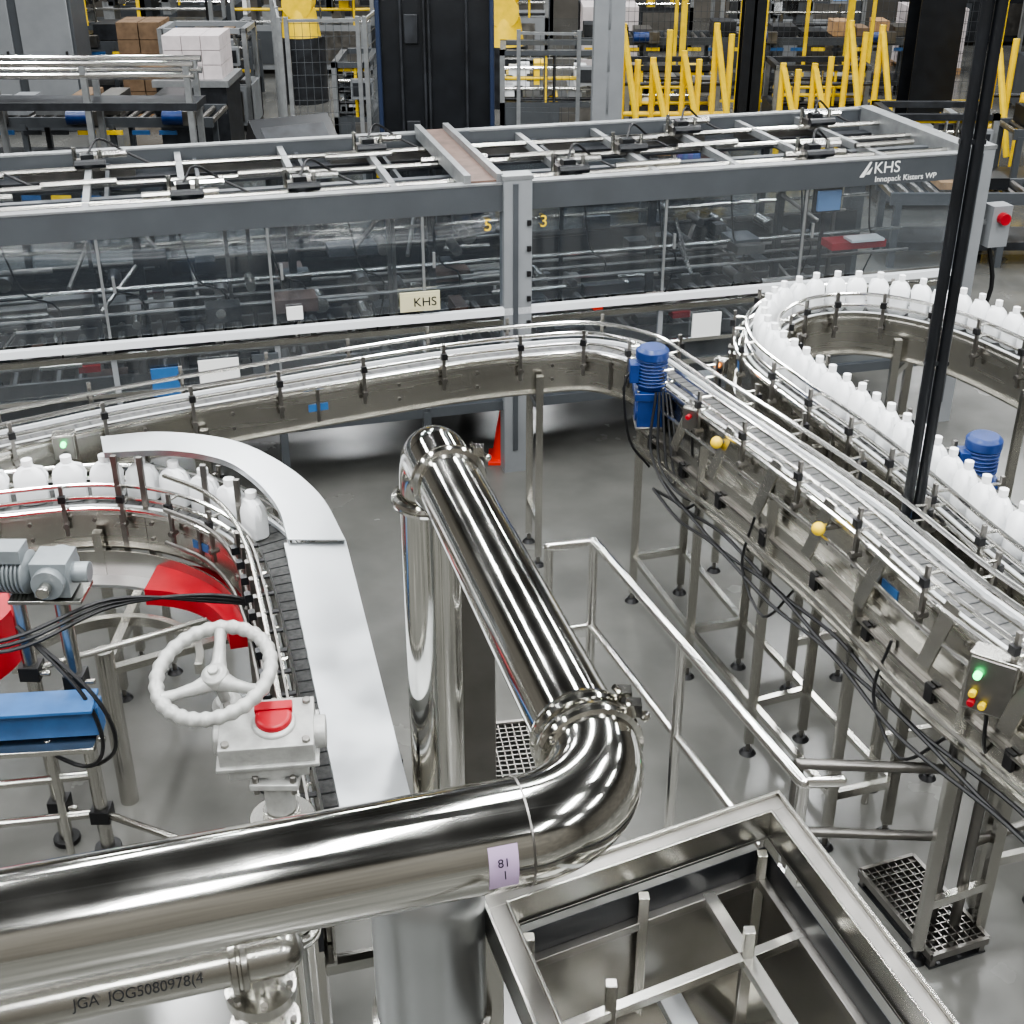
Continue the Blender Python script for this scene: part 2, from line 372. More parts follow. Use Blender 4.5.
for k in range(3):
    pts=[]
    for i,dd in enumerate([6.9,7.3,7.8,8.4,9.0,9.6,10.3,11.0]):
        p,t,n=at(P1,dd); pts.append(p+n*(.20+.02*k)+V((0,0,-.55-.035*k-(.05 if (i+k)%2 else 0))))
    b.tube(cr(pts,.08),.010,BLACK,6)
for k in range(5):
    b.tube(cr([(.88+.02*k,7.35,1.72),(.86+.05*k,7.25-.05*k,1.35-.05*k),(1.02+.04*k,7.0,1.12+.05*k),(1.12+.05*k,6.75,1.3+.02*k)],.05),.009,BLACK,6)
for k,dd in enumerate((8.1,9.4)):
    p,t,n=at(P1,dd); p2,t2,n2=at(P1,dd+.45)
    b.tube(cr([p+n*.19+V((0,0,-.3)),p+n*.24+V((0,0,-.6)),(p+p2)/2+n*.22+V((0,0,-.80)),p2+n2*.19+V((0,0,-.5))],.06),.008,BLACK,6)
conv1=b.fin()
def gearmotor(name,c,h,m,side,fat=.23):
    b=B(name); c=V(c); r=h*fat
    prof=[(0,r*.8),(.02,r*.9)]; z=.03
    while z<h*.5: prof+=[(z,r*1.0),(z+.010,r*1.0),(z+.010,r*.86),(z+.02,r*.86)]; z+=.022
    b.lathe(c,(0,0,1),prof,m,20); b.lathe(c+V((0,0,h*.52)),(0,0,1),[(0,r*1.04),(.05,r*1.04),(.07,r*.8)],m,20)
    b.box(c+V((0,0,-.03)),(r*2.1,r*2.1,.05),m); b.box(c+V((0,0,-.15)),(r*1.7,r*1.9,.2),m)
    b.cyl(c+V((-r*.95,0,-.16)),c+V((r*.95,0,-.16)),r*.62,m,18)
    b.box(c+V((-r*1.1,0,h*.28)),(r*.6,r*1.1,.12),m); b.cyl(c+V((0,0,-.16)),c+V(side)+V((0,0,-.16)),.03,STEEL,12)
    b.box(c+V((0,0,-.24)),(r*1.9,r*2.1,.02),STEELD)
    for sx in (-1,1):
        for sy in (-1,1): b.cyl(c+V((sx*r*.85,sy*r*.85,-.06)),c+V((sx*r*.85,sy*r*.85,.01)),.01,STEELD,6)
    b.tube(cr([c+V((-r*1.3,0,h*.28)),c+V((-r*1.7,-.02,.0)),c+V((-r*1.2,-.02,-.35)),c+V((.02,0,-.55))],.05),.010,BLACK,6)
    return b.fin(bev=.004,parent=None)
gearmotor('blue_gearmotor',(.86,7.48,1.70),.38,BLUE,(.2,.1,0),.26)
c2=[(4.2,5.5,1.8),(3.75,6.5,1.8),(3.48,7.2,1.8),(3.28,7.75,1.8),(3.02,8.25,1.8),(2.68,8.56,1.8),(2.33,8.66,1.8),(1.95,8.54,1.8),(1.66,8.15,1.8),(1.61,7.65,1.8),(1.78,7.05,1.8),(2.0,6.42,1.8),(2.17,5.83,1.8),(2.31,5.26,1.8),(2.5,4.6,1.8),(2.75,3.6,1.8)]
b,P2=conveyor('bottle_infeed_conveyor',c2,panel=.28,legs=(.8,2.2,3.4,4.8,6.2,7.2,8.2,9.2),brk=.42)
conv2=b.fin()
gearmotor('blue_gearmotor',(2.44,6.10,1.78),.30,BLUE,(-.25,0,0),.30)
c3=[(4.6,7.0,1.5),(3.75,6.95,1.5),(3.15,6.6,1.5),(3.0,6.0,1.5),(3.2,5.2,1.5)]
b,P3=conveyor('return_conveyor',c3,panel=.3,legs=(.7,2.2),brk=.8,rails=False); b.fin()
# bottles
def bottle(b,p,rz,w=.125,d=.10,h=.26):
    prof=[(0,.88),(.012,1),(.30,1.0),(.55,1.0),(.66,.93),(.76,.72),(.83,.44),(.85,.30),(.90,.30)]
    seg=14; vs=[];fs=[]; r=M.Rotation(rz,3,'Z')
    for (z,k) in prof:
        zz=z*h if z!=.012 else .012
        for i in range(seg):
            a=2*math.pi*i/seg; ca,sa=math.cos(a),math.sin(a); e=.6 if k>.6 else 1
            x=math.copysign(abs(ca)**e,ca)*w/2*k; y=math.copysign(abs(sa)**e,sa)*d/2*(k if k>.6 else k*w/d*1.0)
            vs.append(V(p)+r@V((x,y,zz)))
    n=len(prof)
    for j in range(n-1):
        for i in range(seg): k=(i+1)%seg; fs.append((j*seg+i,j*seg+k,(j+1)*seg+k,(j+1)*seg+i))
    fs.append(tuple(range(seg))[::-1]); b.add(vs,fs,WHITEP)
    P0=V(p); b.cyl(P0+V((0,0,h*.88)),P0+V((0,0,h)),w*.17,CAP,12)
    b.tube([P0+r@V((w*.12,0,h*.82)),P0+r@V((w*.40,0,h*.78)),P0+r@V((w*.50,0,h*.62)),P0+r@V((w*.46,0,h*.45))],w*.07,WHITEP,6)
b=B('white_bottles_infeed'); d=.1; L=plen(P2)
while d<L-.1:
    p,t,n=at(P2,d); bottle(b,p+n*R.uniform(-.006,.006),math.atan2(t.y,t.x)+R.uniform(-.3,.3),w=.13,d=.108,h=.27); d+=.146+R.choice([0,0,0,0,.012])
bo2=b.fin()
c4=[(-4.3,6.2,1.3),(-3.5,6.52,1.3),(-2.97,6.67,1.3),(-2.42,6.78,1.3),(-1.95,6.70,1.3),(-1.52,6.42,1.3),(-1.22,5.98,1.3),(-1.0,5.35,1.3),(-.74,4.4,1.3),(-.50,3.5,1.3)]
b,P4=conveyor('curved_jug_conveyor',c4,W=.16,panel=.24,legs=(.6,2.0,4.3,5.4,6.0),brk=.4)
sub=[p for p in P4 if p.x<-1.25 and p.x>-2.7]
b.srect(sub,.22,.34,-.42,-.40,HOOD); b.srect(sub,.22,.23,-.40,-.24,STEEL)
b.fin()
b=B('white_jugs_on_conveyor'); d=.1; L=plen(P4)
while d<3.15:
    p,t,n=at(P4,d); bottle(b,p,math.atan2(t.y,t.x),.185,.12,.27); d+=.215
b.fin()
def k(p): return (p[0]*.985,p[1]*.985)
O=[(-2.42,6.96),(-2.09,7.03),(-1.65,6.92),(-1.31,6.62),(-1.03,6.21),(-.84,5.72)]
I=[(-2.34,6.74),(-1.98,6.77),(-1.66,6.66),(-1.44,6.43),(-1.24,6.08),(-1.13,5.72)]
def resample(pts,n):
    P=cr(pts,.05); L=plen(P); return [at(P,L*i/(n-1)*.9999)[0] for i in range(n)]
n=30; Or=resample([(*k(p),1.65) for p in O],n); Ir=resample([(*k(p),1.65) for p in I],n)
b=B('curved_conveyor_hood')
def strip(Or,Ir,z,dep):
    vs=[];fs=[];n=len(Or)
    for i in range(n):
        o,q=V(Or[i]),V(Ir[i]); o.z=q.z=z
        vs+=[o-V((0,0,dep)),o,q,q-V((0,0,.035)),q-V((0,0,.035))+(o-q)*.03,q-V((0,0,.004))+(o-q)*.03,o-V((0,0,.004))-(o-q)*.02,o-V((0,0,dep))-(o-q)*.02]
    for i in range(n-1):
        for a in range(8): c=(a+1)%8; fs.append((i*8+a,i*8+c,(i+1)*8+c,(i+1)*8+a))
    fs.append(tuple(range(8))); fs.append(tuple((n-1)*8+i for i in range(8)))
    b.add(vs,fs,HOOD)
strip(Or,Ir,1.65,.10)
strip([(-.84*.985,5.74*.985,0),(-.27,3.3,0)],[(-1.15*.985,5.72*.985,0),(-.53,3.3,0)],1.63,.06)
for (x,y) in [(-2.2,6.85),(-1.25,6.25),(-.86,5.2),(-.52,3.9)]: leg(b,(x+.05,y),1.6,STEEL,.04)
for (x,y) in [(-2.25,6.62),(-2.1,6.60),(-1.72,6.5),(-1.5,6.32)]: b.bb((x-.015,y-.015,1.0),(x+.015,y+.015,1.64),STEELD)
b.fin()
b=B('red_drum_guard')
def sector(cx,cy,r0,r1,a0,a1,z,th,m,n=24):
    vs=[];fs=[]
    for i in range(n+1):
        a=math.radians(a0+(a1-a0)*i/n); c,s=math.cos(a),math.sin(a)
        vs+=[(cx+r0*c,cy+r0*s,z),(cx+r1*c,cy+r1*s,z),(cx+r1*c,cy+r1*s,z+th),(cx+r0*c,cy+r0*s,z+th)]
    for i in range(n):
        for a in range(4): c=(a+1)%4; fs.append((i*4+a,i*4+c,(i+1)*4+c,(i+1)*4+a))
    fs.append((0,1,2,3)); fs.append(tuple(n*4+i for i in range(4)))
    b.add(vs,fs,m)
sector(-2.08,5.62,.60,.90,15,88,.90,.10,RED); sector(-2.12,5.62,.46,.50,0,180,.85,.06,STEEL)
b.cyl((-2.12,5.62,0),(-2.12,5.62,1.0),.05,STEEL,16); b.box((-1.75,5.82,.87),(.85,.05,.04),STEEL,.5); b.box((-2.14,6.0,.87),(.8,.05,.04),STEEL,1.6)
b.fin()
b=B('red_drum_guard')
sector(-2.98,5.50,.20,.50,-40,80,1.05,.30,RED); b.cyl((-2.98,5.5,0),(-2.98,5.5,1.15),.05,STEEL,12); b.box((-2.8,5.6,1.05),(.45,.05,.04),STEEL,.3)
b.fin()
b=B('grey_gearmotor_stand')
c=V((-2.26,5.2,1.72))
prof=[(0,.06),(.015,.085)]; z=.03
while z<.22: prof+=[(z,.105),(z+.01,.105),(z+.01,.09),(z+.02,.09)]; z+=.02
b.lathe(c+V((.05,0,0)),(-1,.08,0),prof,MOTG,20); b.lathe(c+V((-.17,.018,0)),(-1,.08,0),[(0,.11),(.06,.11),(.09,.07)],MOTG,20)
b.box(c+V((.14,0,0)),(.17,.17,.18),MOTG); b.cyl(c+V((.14,-.13,0)),c+V((.14,.13,0)),.075,MOTG,18); b.cyl(c+V((.22,0,0)),c+V((.30,0,0)),.05,MOTG,16)
b.box(c+V((-.05,-.02,.12)),(.14,.12,.07),MOTG); b.cyl(c+V((.14,-.14,0)),c+V((.14,-.20,0)),.03,STEEL,12)
b.box(c+V((.1,.0,-.11)),(.34,.2,.02),STEEL)
for (x,y) in ((-2.13,5.23),(-2.37,5.30)):
    b.cyl((x,y,.02),(x,y,1.62),.036,STEEL,14); b.cyl((x,y,0),(x,y,.03),.07,BLACK,14)
    for z in (.25,.75,1.1): b.box((x,y,z),(.10,.10,.08),BLACK); b.cyl((x+.05,y-.03,z),(x+.1,y-.03,z),.015,STEEL,8)
for z in (.25,.5,.75): b.cyl((-3.2,5.05+.0*z,z),(-2.13,5.23,z),.024,STEEL,10)
b.cyl((-2.37,5.3,1.1),(-1.6,5.75,1.1),.018,STEEL,8); b.cyl((-2.13,5.23,.25),(-1.4,4.9,.25),.02,STEEL,8)
b.fin(bev=.003)
b=B('blue_control_box'); b.box((-2.42,4.95,1.05),(.95,.10,.16),BLUEL,.10); b.box((-2.42,4.90,1.17),(.95,.18,.02),BLUEL,.10)
b.box((-2.42,4.9,.94),(.90,.16,.03),STEEL,.10)
for x in (-2.8,-2.2): b.cyl((x,4.93,0),(x,4.93,.96),.02,STEEL,10)
b.fin(bev=.004)
b=B('black_hose_bundle')
for k_ in range(3):
    b.tube(cr([(-3.6,5.0,1.35+.02*k_),(-2.9,5.0-.02*k_,1.42),(-2.3,4.95,1.45+.03*k_),(-1.9,5.25,1.5+.02*k_),(-1.5,5.55,1.38-.02*k_),(-1.2,5.6,1.28)],.07),.010,BLACK,6)
for k_ in range(2): b.tube(cr([(-2.3,5.08,1.5),(-2.0+.05*k_,4.95,1.2),(-1.95+.06*k_,4.95,.9),(-2.1,5.05,.7),(-2.35,5.1,.8)],.05),.010,BLACK,6)
b.fin()
b=B('guide_rail_frame')
for (l,z) in ((.22,.30),(.25,.10),(.27,-.1)):
    pts=[]
    for dd in [2.6,3.0,3.4,3.8,4.2,4.6,5.2,6.0]:
        p,t,n_=at(P4,dd); pts.append(p+n_*l+V((0,0,z)))
    b.tube(cr(pts,.08),.013,STEEL if z>.2 else STEELD,8)
pts=[at(P4,3.55+i*.1) for i in range(26)]
PP=[x[0] for x in pts]
b.srect(PP,.175,.185,.02,.24,STEELD); b.srect(PP,.19,.21,-.2,-.02,DARK)
dd=3.6
while dd<6:
    p,t,n_=at(P4,dd); q=p+n_*.24; az=math.atan2(t.y,t.x); b.box(q+V((0,0,.05)),(.035,.02,.5),STEELD,az); b.cyl(q+V((0,0,.2)),q-n_*.1+V((0,0,.2)),.012,BLACK,6)
    b.box(q+V((0,0,-.16)),(.06,.05,.07),BLACK,az); b.box(q+V((0,0,.2))+n_*.02,(.04,.04,.04),BLACKP,az); dd+=.17
for dd in (3.7,4.8,5.7):
    p,t,n_=at(P4,dd); leg(b,p+n_*.24,1.2,STEELD,.035)
b.fin()
def ctrl(name,c,w,d,h,rz,lights):
    b=B(name); c=V(c); b.box(c,(w,d,h),STEEL,rz); b.box(c+M.Rotation(rz,3,'Z')@V((0,-d/2-.004,0)),(w*.9,.008,h*.92),STEELD,rz)
    r=M.Rotation(rz,3,'Z')
    for (x,z,m) in lights: b.cyl(c+r@V((x,-d/2,z)),c+r@V((x,-d/2-.035,z)),.016,m,12)
    b.box(c+r@V((0,d/2+.03,0)),(w*.3,.06,h*.3),STEELD,rz)
    b.tube(cr([c+V((0,0,-h/2)),c+V((.02,0,-h/2-.2)),c+V((.12,.1,-h/2-.35))],.05),.010,BLACK,6)
    return b.fin(bev=.005)
ctrl('control_box',(1.95,4.33,1.72),.20,.10,.27,-.6,[(-.05,.05,GREENL),(-.055,-.04,YEL),(-.055,-.085,RED),(-.01,-.085,YEL)])
ctrl('control_box',(-2.66,7.02,1.52),.13,.09,.16,.2,[(0,.03,GREENL),(.0,-.04,BLACK)])
ctrl('sensor_box',(1.06,6.98,1.72),.10,.08,.14,-.6,[(0,.02,RED)])
ctrl('sensor_box',(1.30,7.58,1.80),.08,.06,.1,-.6,[(0,.02,ORL)])
# ------------------------------------------------------------------ large stainless pipework
RP=.122; Z=2.8
K=V((.250,2.303,Z)); dc=V((-.9636,-.267,0))
db=V((.267,-.9636,0))*-1
def arc(corner,d1,d2,r,n=24):
    a=corner+d1*r; cen=a+d2*r; out=[]
    for i in range(n+1):
        t=math.pi/2*i/n; out.append(cen+(-d2*r)*math.cos(t)+(-d1*r)*math.sin(t))
    return out
def ferrule(b,p,ax,r,m=CHROME):
    ax=V(ax).normalized(); b.lathe(V(p)-ax*.022,ax,[(0,r),(.004,r+.016),(.016,r+.020),(.019,r+.012),(.025,r+.012),(.028,r+.020),(.040,r+.016),(.044,r)],m,40,cap=False)
    u=ax.orthogonal().normalized(); w=ax.cross(u)
    q=V(p)+u*(r+.035); b.box(q,(.035,.035,.035),m); b.cyl(q-w*.04,q+w*.04,.008,m,8); b.sph(q+w*.045,.014,m,10)
b=B('stainless_process_pipe')
rb=.24
E=arc(K,dc,db,rb)
far=K+db*2.08
E2=arc(far,-db,V((0,0,-1)),.17,18)
line=[K+dc*3.2]+[K+dc*(3.2-i*.25) for i in range(1,12)]+E
b.tube(line,RP,CHROME,56)
b.tube([E[-1]]+[E[-1].lerp(E2[0],i/8) for i in range(1,9)],RP*.93,CHROME,56)
b.tube(E2+[E2[-1]+V((0,0,-.05))],RP*.93,CHROME,56)
A=E2[-1]
b.tube([A+V((0,0,-.05)),A+V((0,0,-1)),V((A.x,A.y,.35)),V((A.x,A.y,0))],RP*.93,CHROME,56)
ferrule(b,E[-1]+db*.05,db,RP*.93); ferrule(b,A+V((0,0,-.06)),(0,0,1),RP*.93+.012); ferrule(b,E2[0]-db*.16,db,RP*.93); ferrule(b,E[-1]-db*.01,db,RP*.97)
b.lathe(E[0],dc,[(-.003,RP),(-.002,RP+.001),(.002,RP+.001),(.003,RP)],STEELD,56,cap=False)
lp=K+dc*.31
ax=dc.normalized(); s_=V((ax.y,-ax.x,0)); s_=s_ if s_.y<0 else -s_
vs=[];fs=[]
for i in range(7):
    a=math.radians(-20+52*i/6)
    q=s_*math.cos(a)+V((0,0,1))*math.sin(a)
    for e in (-.033,.033): vs.append(lp+ax*e+q*(RP+.0015))
for i in range(6): fs.append((i*2,i*2+1,i*2+3,i*2+2))
b.add(vs,fs,PURPLE)
for t in (2.6,):
    p=K+dc*t; b.cyl((p.x,p.y,0),(p.x,p.y,Z-RP),.04,STEEL,14)
pipe=b.fin()
q=lp+s_*(RP+.004)*math.cos(.2)+V((0,0,1))*(RP+.004)*math.sin(.2)
text('81\n 1',.028,q+V((-.014,-.008,.0)),(math.radians(72),0,math.atan2(-dc.y,-dc.x)),BLACKP,pipe,'label_text',.0003)
b=B('square_steel_post'); b.bb((-.25,4.45,0),(-.07,4.62,2.1),STEELD); b.bb((-.28,4.42,0),(-.04,4.65,.03),STEELD); b.bb((-.255,4.445,2.1),(-.065,4.625,2.11),STEEL); b.fin(bev=.008)
# ------------------------------------------------------------------ handwheel valve
b=B('handwheel_butterfly_valve')
hub=V((-.79,2.84,2.81)); ax=V((-.10,-.30,.95)).normalized()
u=V((1,0,.1)); u=(u-ax*u.dot(ax)).normalized(); w=ax.cross(u)
N=144; rw=.153
b.tube([hub+(u*math.cos(2*math.pi*i/N)+w*math.sin(2*math.pi*i/N))*rw for i in range(N)],[.0190+.0022*math.cos(2*math.pi*i/N*28) for i in range(N)],ALU,14,closed=True)
for a in (90,210,330):
    a=math.radians(a); dr=u*math.cos(a)+w*math.sin(a)
    b.tube([hub-ax*.03+dr*.015,hub-ax*.026+dr*.06,hub-ax*.012+dr*.11,hub+dr*rw],[.028,.019,.015,.019],ALU,12)
b.lathe(hub-ax*.055,ax,[(0,.022),(.02,.036),(.05,.036),(.06,.022)],ALU,20)
b.cyl(hub-ax*.17,hub+ax*.015,.015,ALU,12)
gb=hub-ax*.17+V((.12,-.10,.0)); rz=.12
rot=M.Rotation(rz,3,'Z')@M.Rotation(math.radians(12),3,'X')
b.lathe(hub-ax*.19,ax,[(0,.045),(.05,.042),(.07,.026)],ALU,20)
b.box(gb,(.25,.17,.075),ALU,rot=rot); b.box(gb+V((0,0,-.06)),(.21,.14,.06),ALU,rot=rot)
b.box(gb+rot@V((0,0,-.035)),(.27,.19,.014),ALU,rot=rot)
for sx in (-.105,.105):
    for sy in (-.068,.068): b.cyl(gb+rot@V((sx,sy,.03)),gb+rot@V((sx,sy,.048)),.012,STEELD,6)
b.cyl(gb+rot@V((-.14,.0,-.01)),gb+rot@V((.155,.0,-.01)),.045,ALU,20)
b.lathe(gb+rot@V((.02,.0,.034)),rot@V((0,0,1)),[(0,.060),(.010,.058),(.014,.050)],ALU,24)
b.lathe(gb+rot@V((.02,.005,.046)),rot@V((0,0,1)),[(0,.050),(.014,.048),(.019,.042)],RED,28)
b.box(gb+rot@V((.02,.035,.058)),(.10,.03,.024),RED,rot=rot)
vx,vy=gb.x+.02,gb.y-.02
b.cyl((vx,vy,gb.z-.24),(vx,vy,gb.z-.08),.042,ALU,18); b.box((vx,vy,gb.z-.12),(.13,.13,.02),ALU)
for sx in (-.05,.05): b.cyl((vx+sx,vy-.05,gb.z-.15),(vx+sx,vy-.05,gb.z-.09),.01,STEELD,6)
b.lathe((vx,vy,gb.z-.24),(0,0,-1),[(0,.05),(.03,.05),(.03,.09),(.12,.09),(.12,.05)],STEEL,28)
b.cyl((vx,vy,0),(vx,vy,gb.z-.3),.055,CHROME,28)
for z in (1.95,2.1): ferrule(b,(vx,vy,z),(0,0,1),.058,STEEL)
b.fin(bev=.004)
b=B('lower_header_pipe')
b.tube([(-2.4,1.68,2.45),(-.9,2.12,2.45),(-.55,2.22,2.45)],.06,STEEL,32)
ferrule(b,(-1.22,2.02,2.45),(1,.29,0),.06,STEEL); ferrule(b,(-.64,2.19,2.45),(1,.29,0),.06,STEEL)
b.cyl((-.60,2.21,0),(-.60,2.21,2.45),.05,STEEL,24); b.sph((-.55,2.22,2.45),.06,STEEL,16)
for z in (2.33,2.21):
    b.lathe((-.60,2.21,z),(0,0,1),[(-.02,.05),(-.015,.085),(.015,.085),(.02,.05)],STEEL,24)
    for a in range(6): b.cyl((-.6+.07*math.cos(a),2.21+.07*math.sin(a),z-.02),(-.6+.07*math.cos(a),2.21+.07*math.sin(a),z+.025),.009,STEELD,6)
for x in (-1.7,): b.cyl((x,1.89,0),(x,1.89,2.4),.03,STEEL,12)
hp=b.fin()
text('JGA  JQG5080978(4',.034,(-.97,2.020,2.478),(math.radians(55),0,math.radians(16)),BLACKP,hp,'label_text',.0003)
b=B('vertical_filter_vessel')
b.lathe((-.22,2.52,0),(0,0,1),[(0,.15),(2.35,.15),(2.40,.145),(2.44,.12),(2.455,.08),(2.46,.02)],HOOD,48)
b.lathe((-.22,2.52,1.9),(0,0,1),[(-.02,.15),(-.012,.165),(.012,.165),(.02,.15)],STEEL,48,cap=False)
b.fin()
# ------------------------------------------------------------------ open top tank frame lower right
b=B('open_stainless_tank_frame')
A0=V((.78,2.97,2.3)); e1=V((-.905,-.425,0)); e2=V((.31,-.95,0)); e1n=e1.normalized(); e2n=e2.normalized()
L1_,L2_=.96,1.3
def tp(a,c_,z): return A0+e1n*a+e2n*c_+V((0,0,z))
def ring(o,w,z0,z1,m,La=None):
    i=o+w
    def bm_(a0,c0,a1,c1_):
        vs=[tp(a0,c0,z0),tp(a1,c0,z0),tp(a1,c1_,z0),tp(a0,c1_,z0),tp(a0,c0,z1),tp(a1,c0,z1),tp(a1,c1_,z1),tp(a0,c1_,z1)]
        b.add(vs,[(0,3,2,1),(4,5,6,7),(0,1,5,4),(2,3,7,6),(1,2,6,5),(3,0,4,7)],m)
    bm_(o,o,L1_-o,i); bm_(o,L2_-i,L1_-o,L2_-o); bm_(o,i,i,L2_-i); bm_(L1_-i,i,L1_-o,L2_-i)
ring(0,.010,-.09,.004,STEEL); ring(.010,.050,-.016,-.008,STEELD); ring(.060,.008,-.09,.002,STEEL); ring(.0,.068,-.10,-.09,STEELD)
ring(.09,.03,-.22,-.19,STEELD); ring(.09,.004,-.19,-.10,BLACKP); ring(.094,.004,-.50,-.22,STEELD)
b.beam(tp(.10,.34,-.205),tp(L1_-.10,.34,-.205),.03,.03,STEEL)
b.beam(tp(.28,.10,-.205),tp(.28,L2_-.1,-.205),.04,.03,STEEL)
for (a,c_) in ((.11,.11),(L1_-.11,.11),(.11,L2_-.11),(L1_-.11,L2_-.11),(.28,.34),(.5,.11),(.7,.34)):
    p=tp(a,c_,0); b.bb((p.x-.015,p.y-.015,1.5),(p.x+.015,p.y+.015,2.2),STEEL)
# tub with sloped sides and drain
o1,o2=.10,.22
q=[tp(o1,o1,-.50),tp(L1_-o1,o1,-.50),tp(L1_-o1,L2_-o1,-.50),tp(o1,L2_-o1,-.50)]
r_=[tp(o2,o2,-.72),tp(L1_-o2,o2,-.72),tp(L1_-o2,L2_-o2,-.72),tp(o2,L2_-o2,-.72)]
b.add(q+r_,[(0,1,5,4),(1,2,6,5),(2,3,7,6),(3,0,4,7),(4,5,6,7)],CHROME)
b.beam(tp(.13,.46,-.50),tp(L1_-.13,.46,-.50),.06,.03,STEELD); b.beam(tp(.42,.13,-.48),tp(.42,L2_-.13,-.48),.07,.03,HOOD)
cc=tp(.60,.72,-.48); b.lathe(cc,(0,0,1),[(-.2,.15),(.02,.15),(.03,.14),(.035,.05),(.05,.045),(.052,.01)],ALU,40)
for i in range(12):
    a=i*math.pi/6; b.cyl(cc+V((.125*math.cos(a),.125*math.sin(a),.02)),cc+V((.125*math.cos(a),.125*math.sin(a),.045)),.009,STEELD,6)
for a in (.034,L1_-.034):
    for c_ in (.034,L2_-.034):
        p=tp(a,c_,0); b.bb((p.x-.025,p.y-.025,0),(p.x+.025,p.y+.025,2.2),STEEL)
b.fin(bev=.002)
# ------------------------------------------------------------------ handrails
def rail(name,pts,rad=.024,posts=(),mid=None,m=RAIL):
    b=B(name); b.tube(pts,rad,m,12)
    for p in pts: b.sph(p,rad,m,10)
    if mid:
        q=[V((p[0],p[1],p[2]-mid)) for p in pts]; b.tube(q,rad*.9,m,12)
    for p in posts: b.cyl((p[0],p[1],0),(p[0],p[1],p[2]),rad,m,12); b.cyl((p[0],p[1],0),(p[0],p[1],.01),.05,m,12)
    return b.fin()
rail('platform_handrail',[(.20,6.17,1.3),(.45,6.24,1.3),(1.20,4.20,1.3),(1.36,4.22,1.3)],.027,posts=[(.45,6.24,1.3),(.82,5.23,1.3),(1.20,4.20,1.3),(.2,6.17,1.3)],mid=.55)
rail('guard_rail',[(1.31,4.70,1.0),(2.04,4.66,1.0)],.026,posts=[(1.31,4.70,1.0),(2.04,4.66,1.0)],mid=.4,m=STEELD)
rail('guard_rail',[(2.14,4.62,1.0),(2.44,4.75,1.0),(2.9,4.9,1.0)],.026,posts=[(2.14,4.62,1.0),(2.9,4.9,1.0)],mid=.4,m=STEELD)
def grating(name,cx,cy,w,d,z,rz):
    b=B(name,M.Translation((cx,cy,z))@M.Rotation(rz,4,'Z'))
    b.box((0,0,-z+.005),(w,d,.01),BLACKP)
    for i in range(int(w/.04)+1): b.box((-w/2+i*.04,0,0),(.006,d,.025),STEELD)
    for i in range(int(d/.04)+1): b.box((0,-d/2+i*.04,0),(w,.006,.025),STEELD)
    for s in (-1,1): b.box((s*w/2,0,0),(.02,d,.04),STEELD); b.box((0,s*d/2,0),(w,.02,.04),STEELD)
    for sx in (-1,1):
        for sy in (-1,1): b.box((sx*(w/2-.02),sy*(d/2-.02),-z/2),(.03,.03,z),STEELD)
    b.fin(smooth=False)
grating('floor_grating',.09,5.40,.5,1.05,.3,.16); grating('floor_grating',2.02,4.75,.32,.6,.08,.35)
b=B('black_drop_conduit')
b.cyl((1.922,5.6,1.2),(1.922,5.6,8.9),.026,BLACKP,14); b.cyl((1.978,5.6,1.2),(1.978,5.6,8.9),.026,BLACKP,14)
for z in (1.6,2.6,3.6,4.6,5.6): b.box((1.95,5.6,z),(.11,.03,.02),BLACKP)
b.box((1.95,5.6,1.15),(.16,.1,.12),STEELD); b.cyl((1.95,5.6,0),(1.95,5.6,1.1),.02,STEEL,10); b.fin()
b=B('traffic_cone'); b.box((-.06,10.0,.015),(.28,.28,.03),ORANGE); b.lathe((-.06,10.0,.03),(0,0,1),[(0,.11),(.27,.07),(.46,.035)],ORANGE,24); b.fin(bev=.004)
# ------------------------------------------------------------------ background plant
b=B('electrical_cabinet'); b.bb((-9.4,23.2,0),(-7.4,24,2.4),MGREY)
for i in range(2): b.bb((-9.3+i,23.15,.2),(-8.45+i,23.2,2.3),MLIGHT); b.box((-8.55+i,23.13,1.2),(.04,.04,.3),BLACK)
b.fin(bev=.01)
def table(name,x0,x1,y0,y1,z,accents=True,roll=.18,load=True):
    b=B(name)
    for y in (y0,y1): b.bb((x0,y-.03,z-.14),(x1,y+.03,z),MGREY)
    x=x0+.05
    while x<x1: b.cyl((x,y0,z-.05),(x,y1,z-.05),.04,STEELD,8); x+=roll
    x=x0+.1
    while x<x1:
        for y in (y0,y1): b.bb((x-.04,y-.04,0),(x+.04,y+.04,z-.1),MGREY)
        x+=1.3
    b.bb((x0,y0,.2),(x1,y1,.3),DARK)
    if load:
        x=x0+.2
        while x<x1-.5:
            w=R.uniform(.2,.5); 
            if R.random()<.7: b.bb((x,y0+.15,z),(x+w,y1-.15,z+R.uniform(.08,.3)),R.choice([CARD,DARK,STEELD,MLIGHT,GALV,BLACKP,BLUEL,WOOD]))
            x+=w+.12
    if accents:
        x=x0+.2
        while x<x1-.3: b.bb((x,y0-.06,z-.24),(x+.26,y0-.03,z-.18),R.choice([YEL,DARK,YEL,BLUEL])); x+=.4
        for i in range(3):
            x=x0+(x1-x0)*(i+.5)/3; b.cyl((x,y0-.12,z+.02),(x+.3,y0-.12,z+.02),.1,BLUE,12); b.bb((x+.3,y0-.2,z-.08),(x+.5,y0-.02,z+.12),STEELD)
    return b.fin()
table('roller_conveyor',-8.6,-4.4,19.6,20.6,.95); table('roller_conveyor',-9.5,-4.6,17.2,17.9,.6)
table('roller_conveyor',-9.0,-5,26,27,1.1); table('roller_conveyor',1.2,8.0,26.5,27.4,1.1)
table('roller_conveyor',7.0,12,18.5,19.3,1.0); table('roller_conveyor',4.5,10,15.4,16.1,.9,False)
table('roller_conveyor',-2.0,3.0,17.4,18.1,.85)
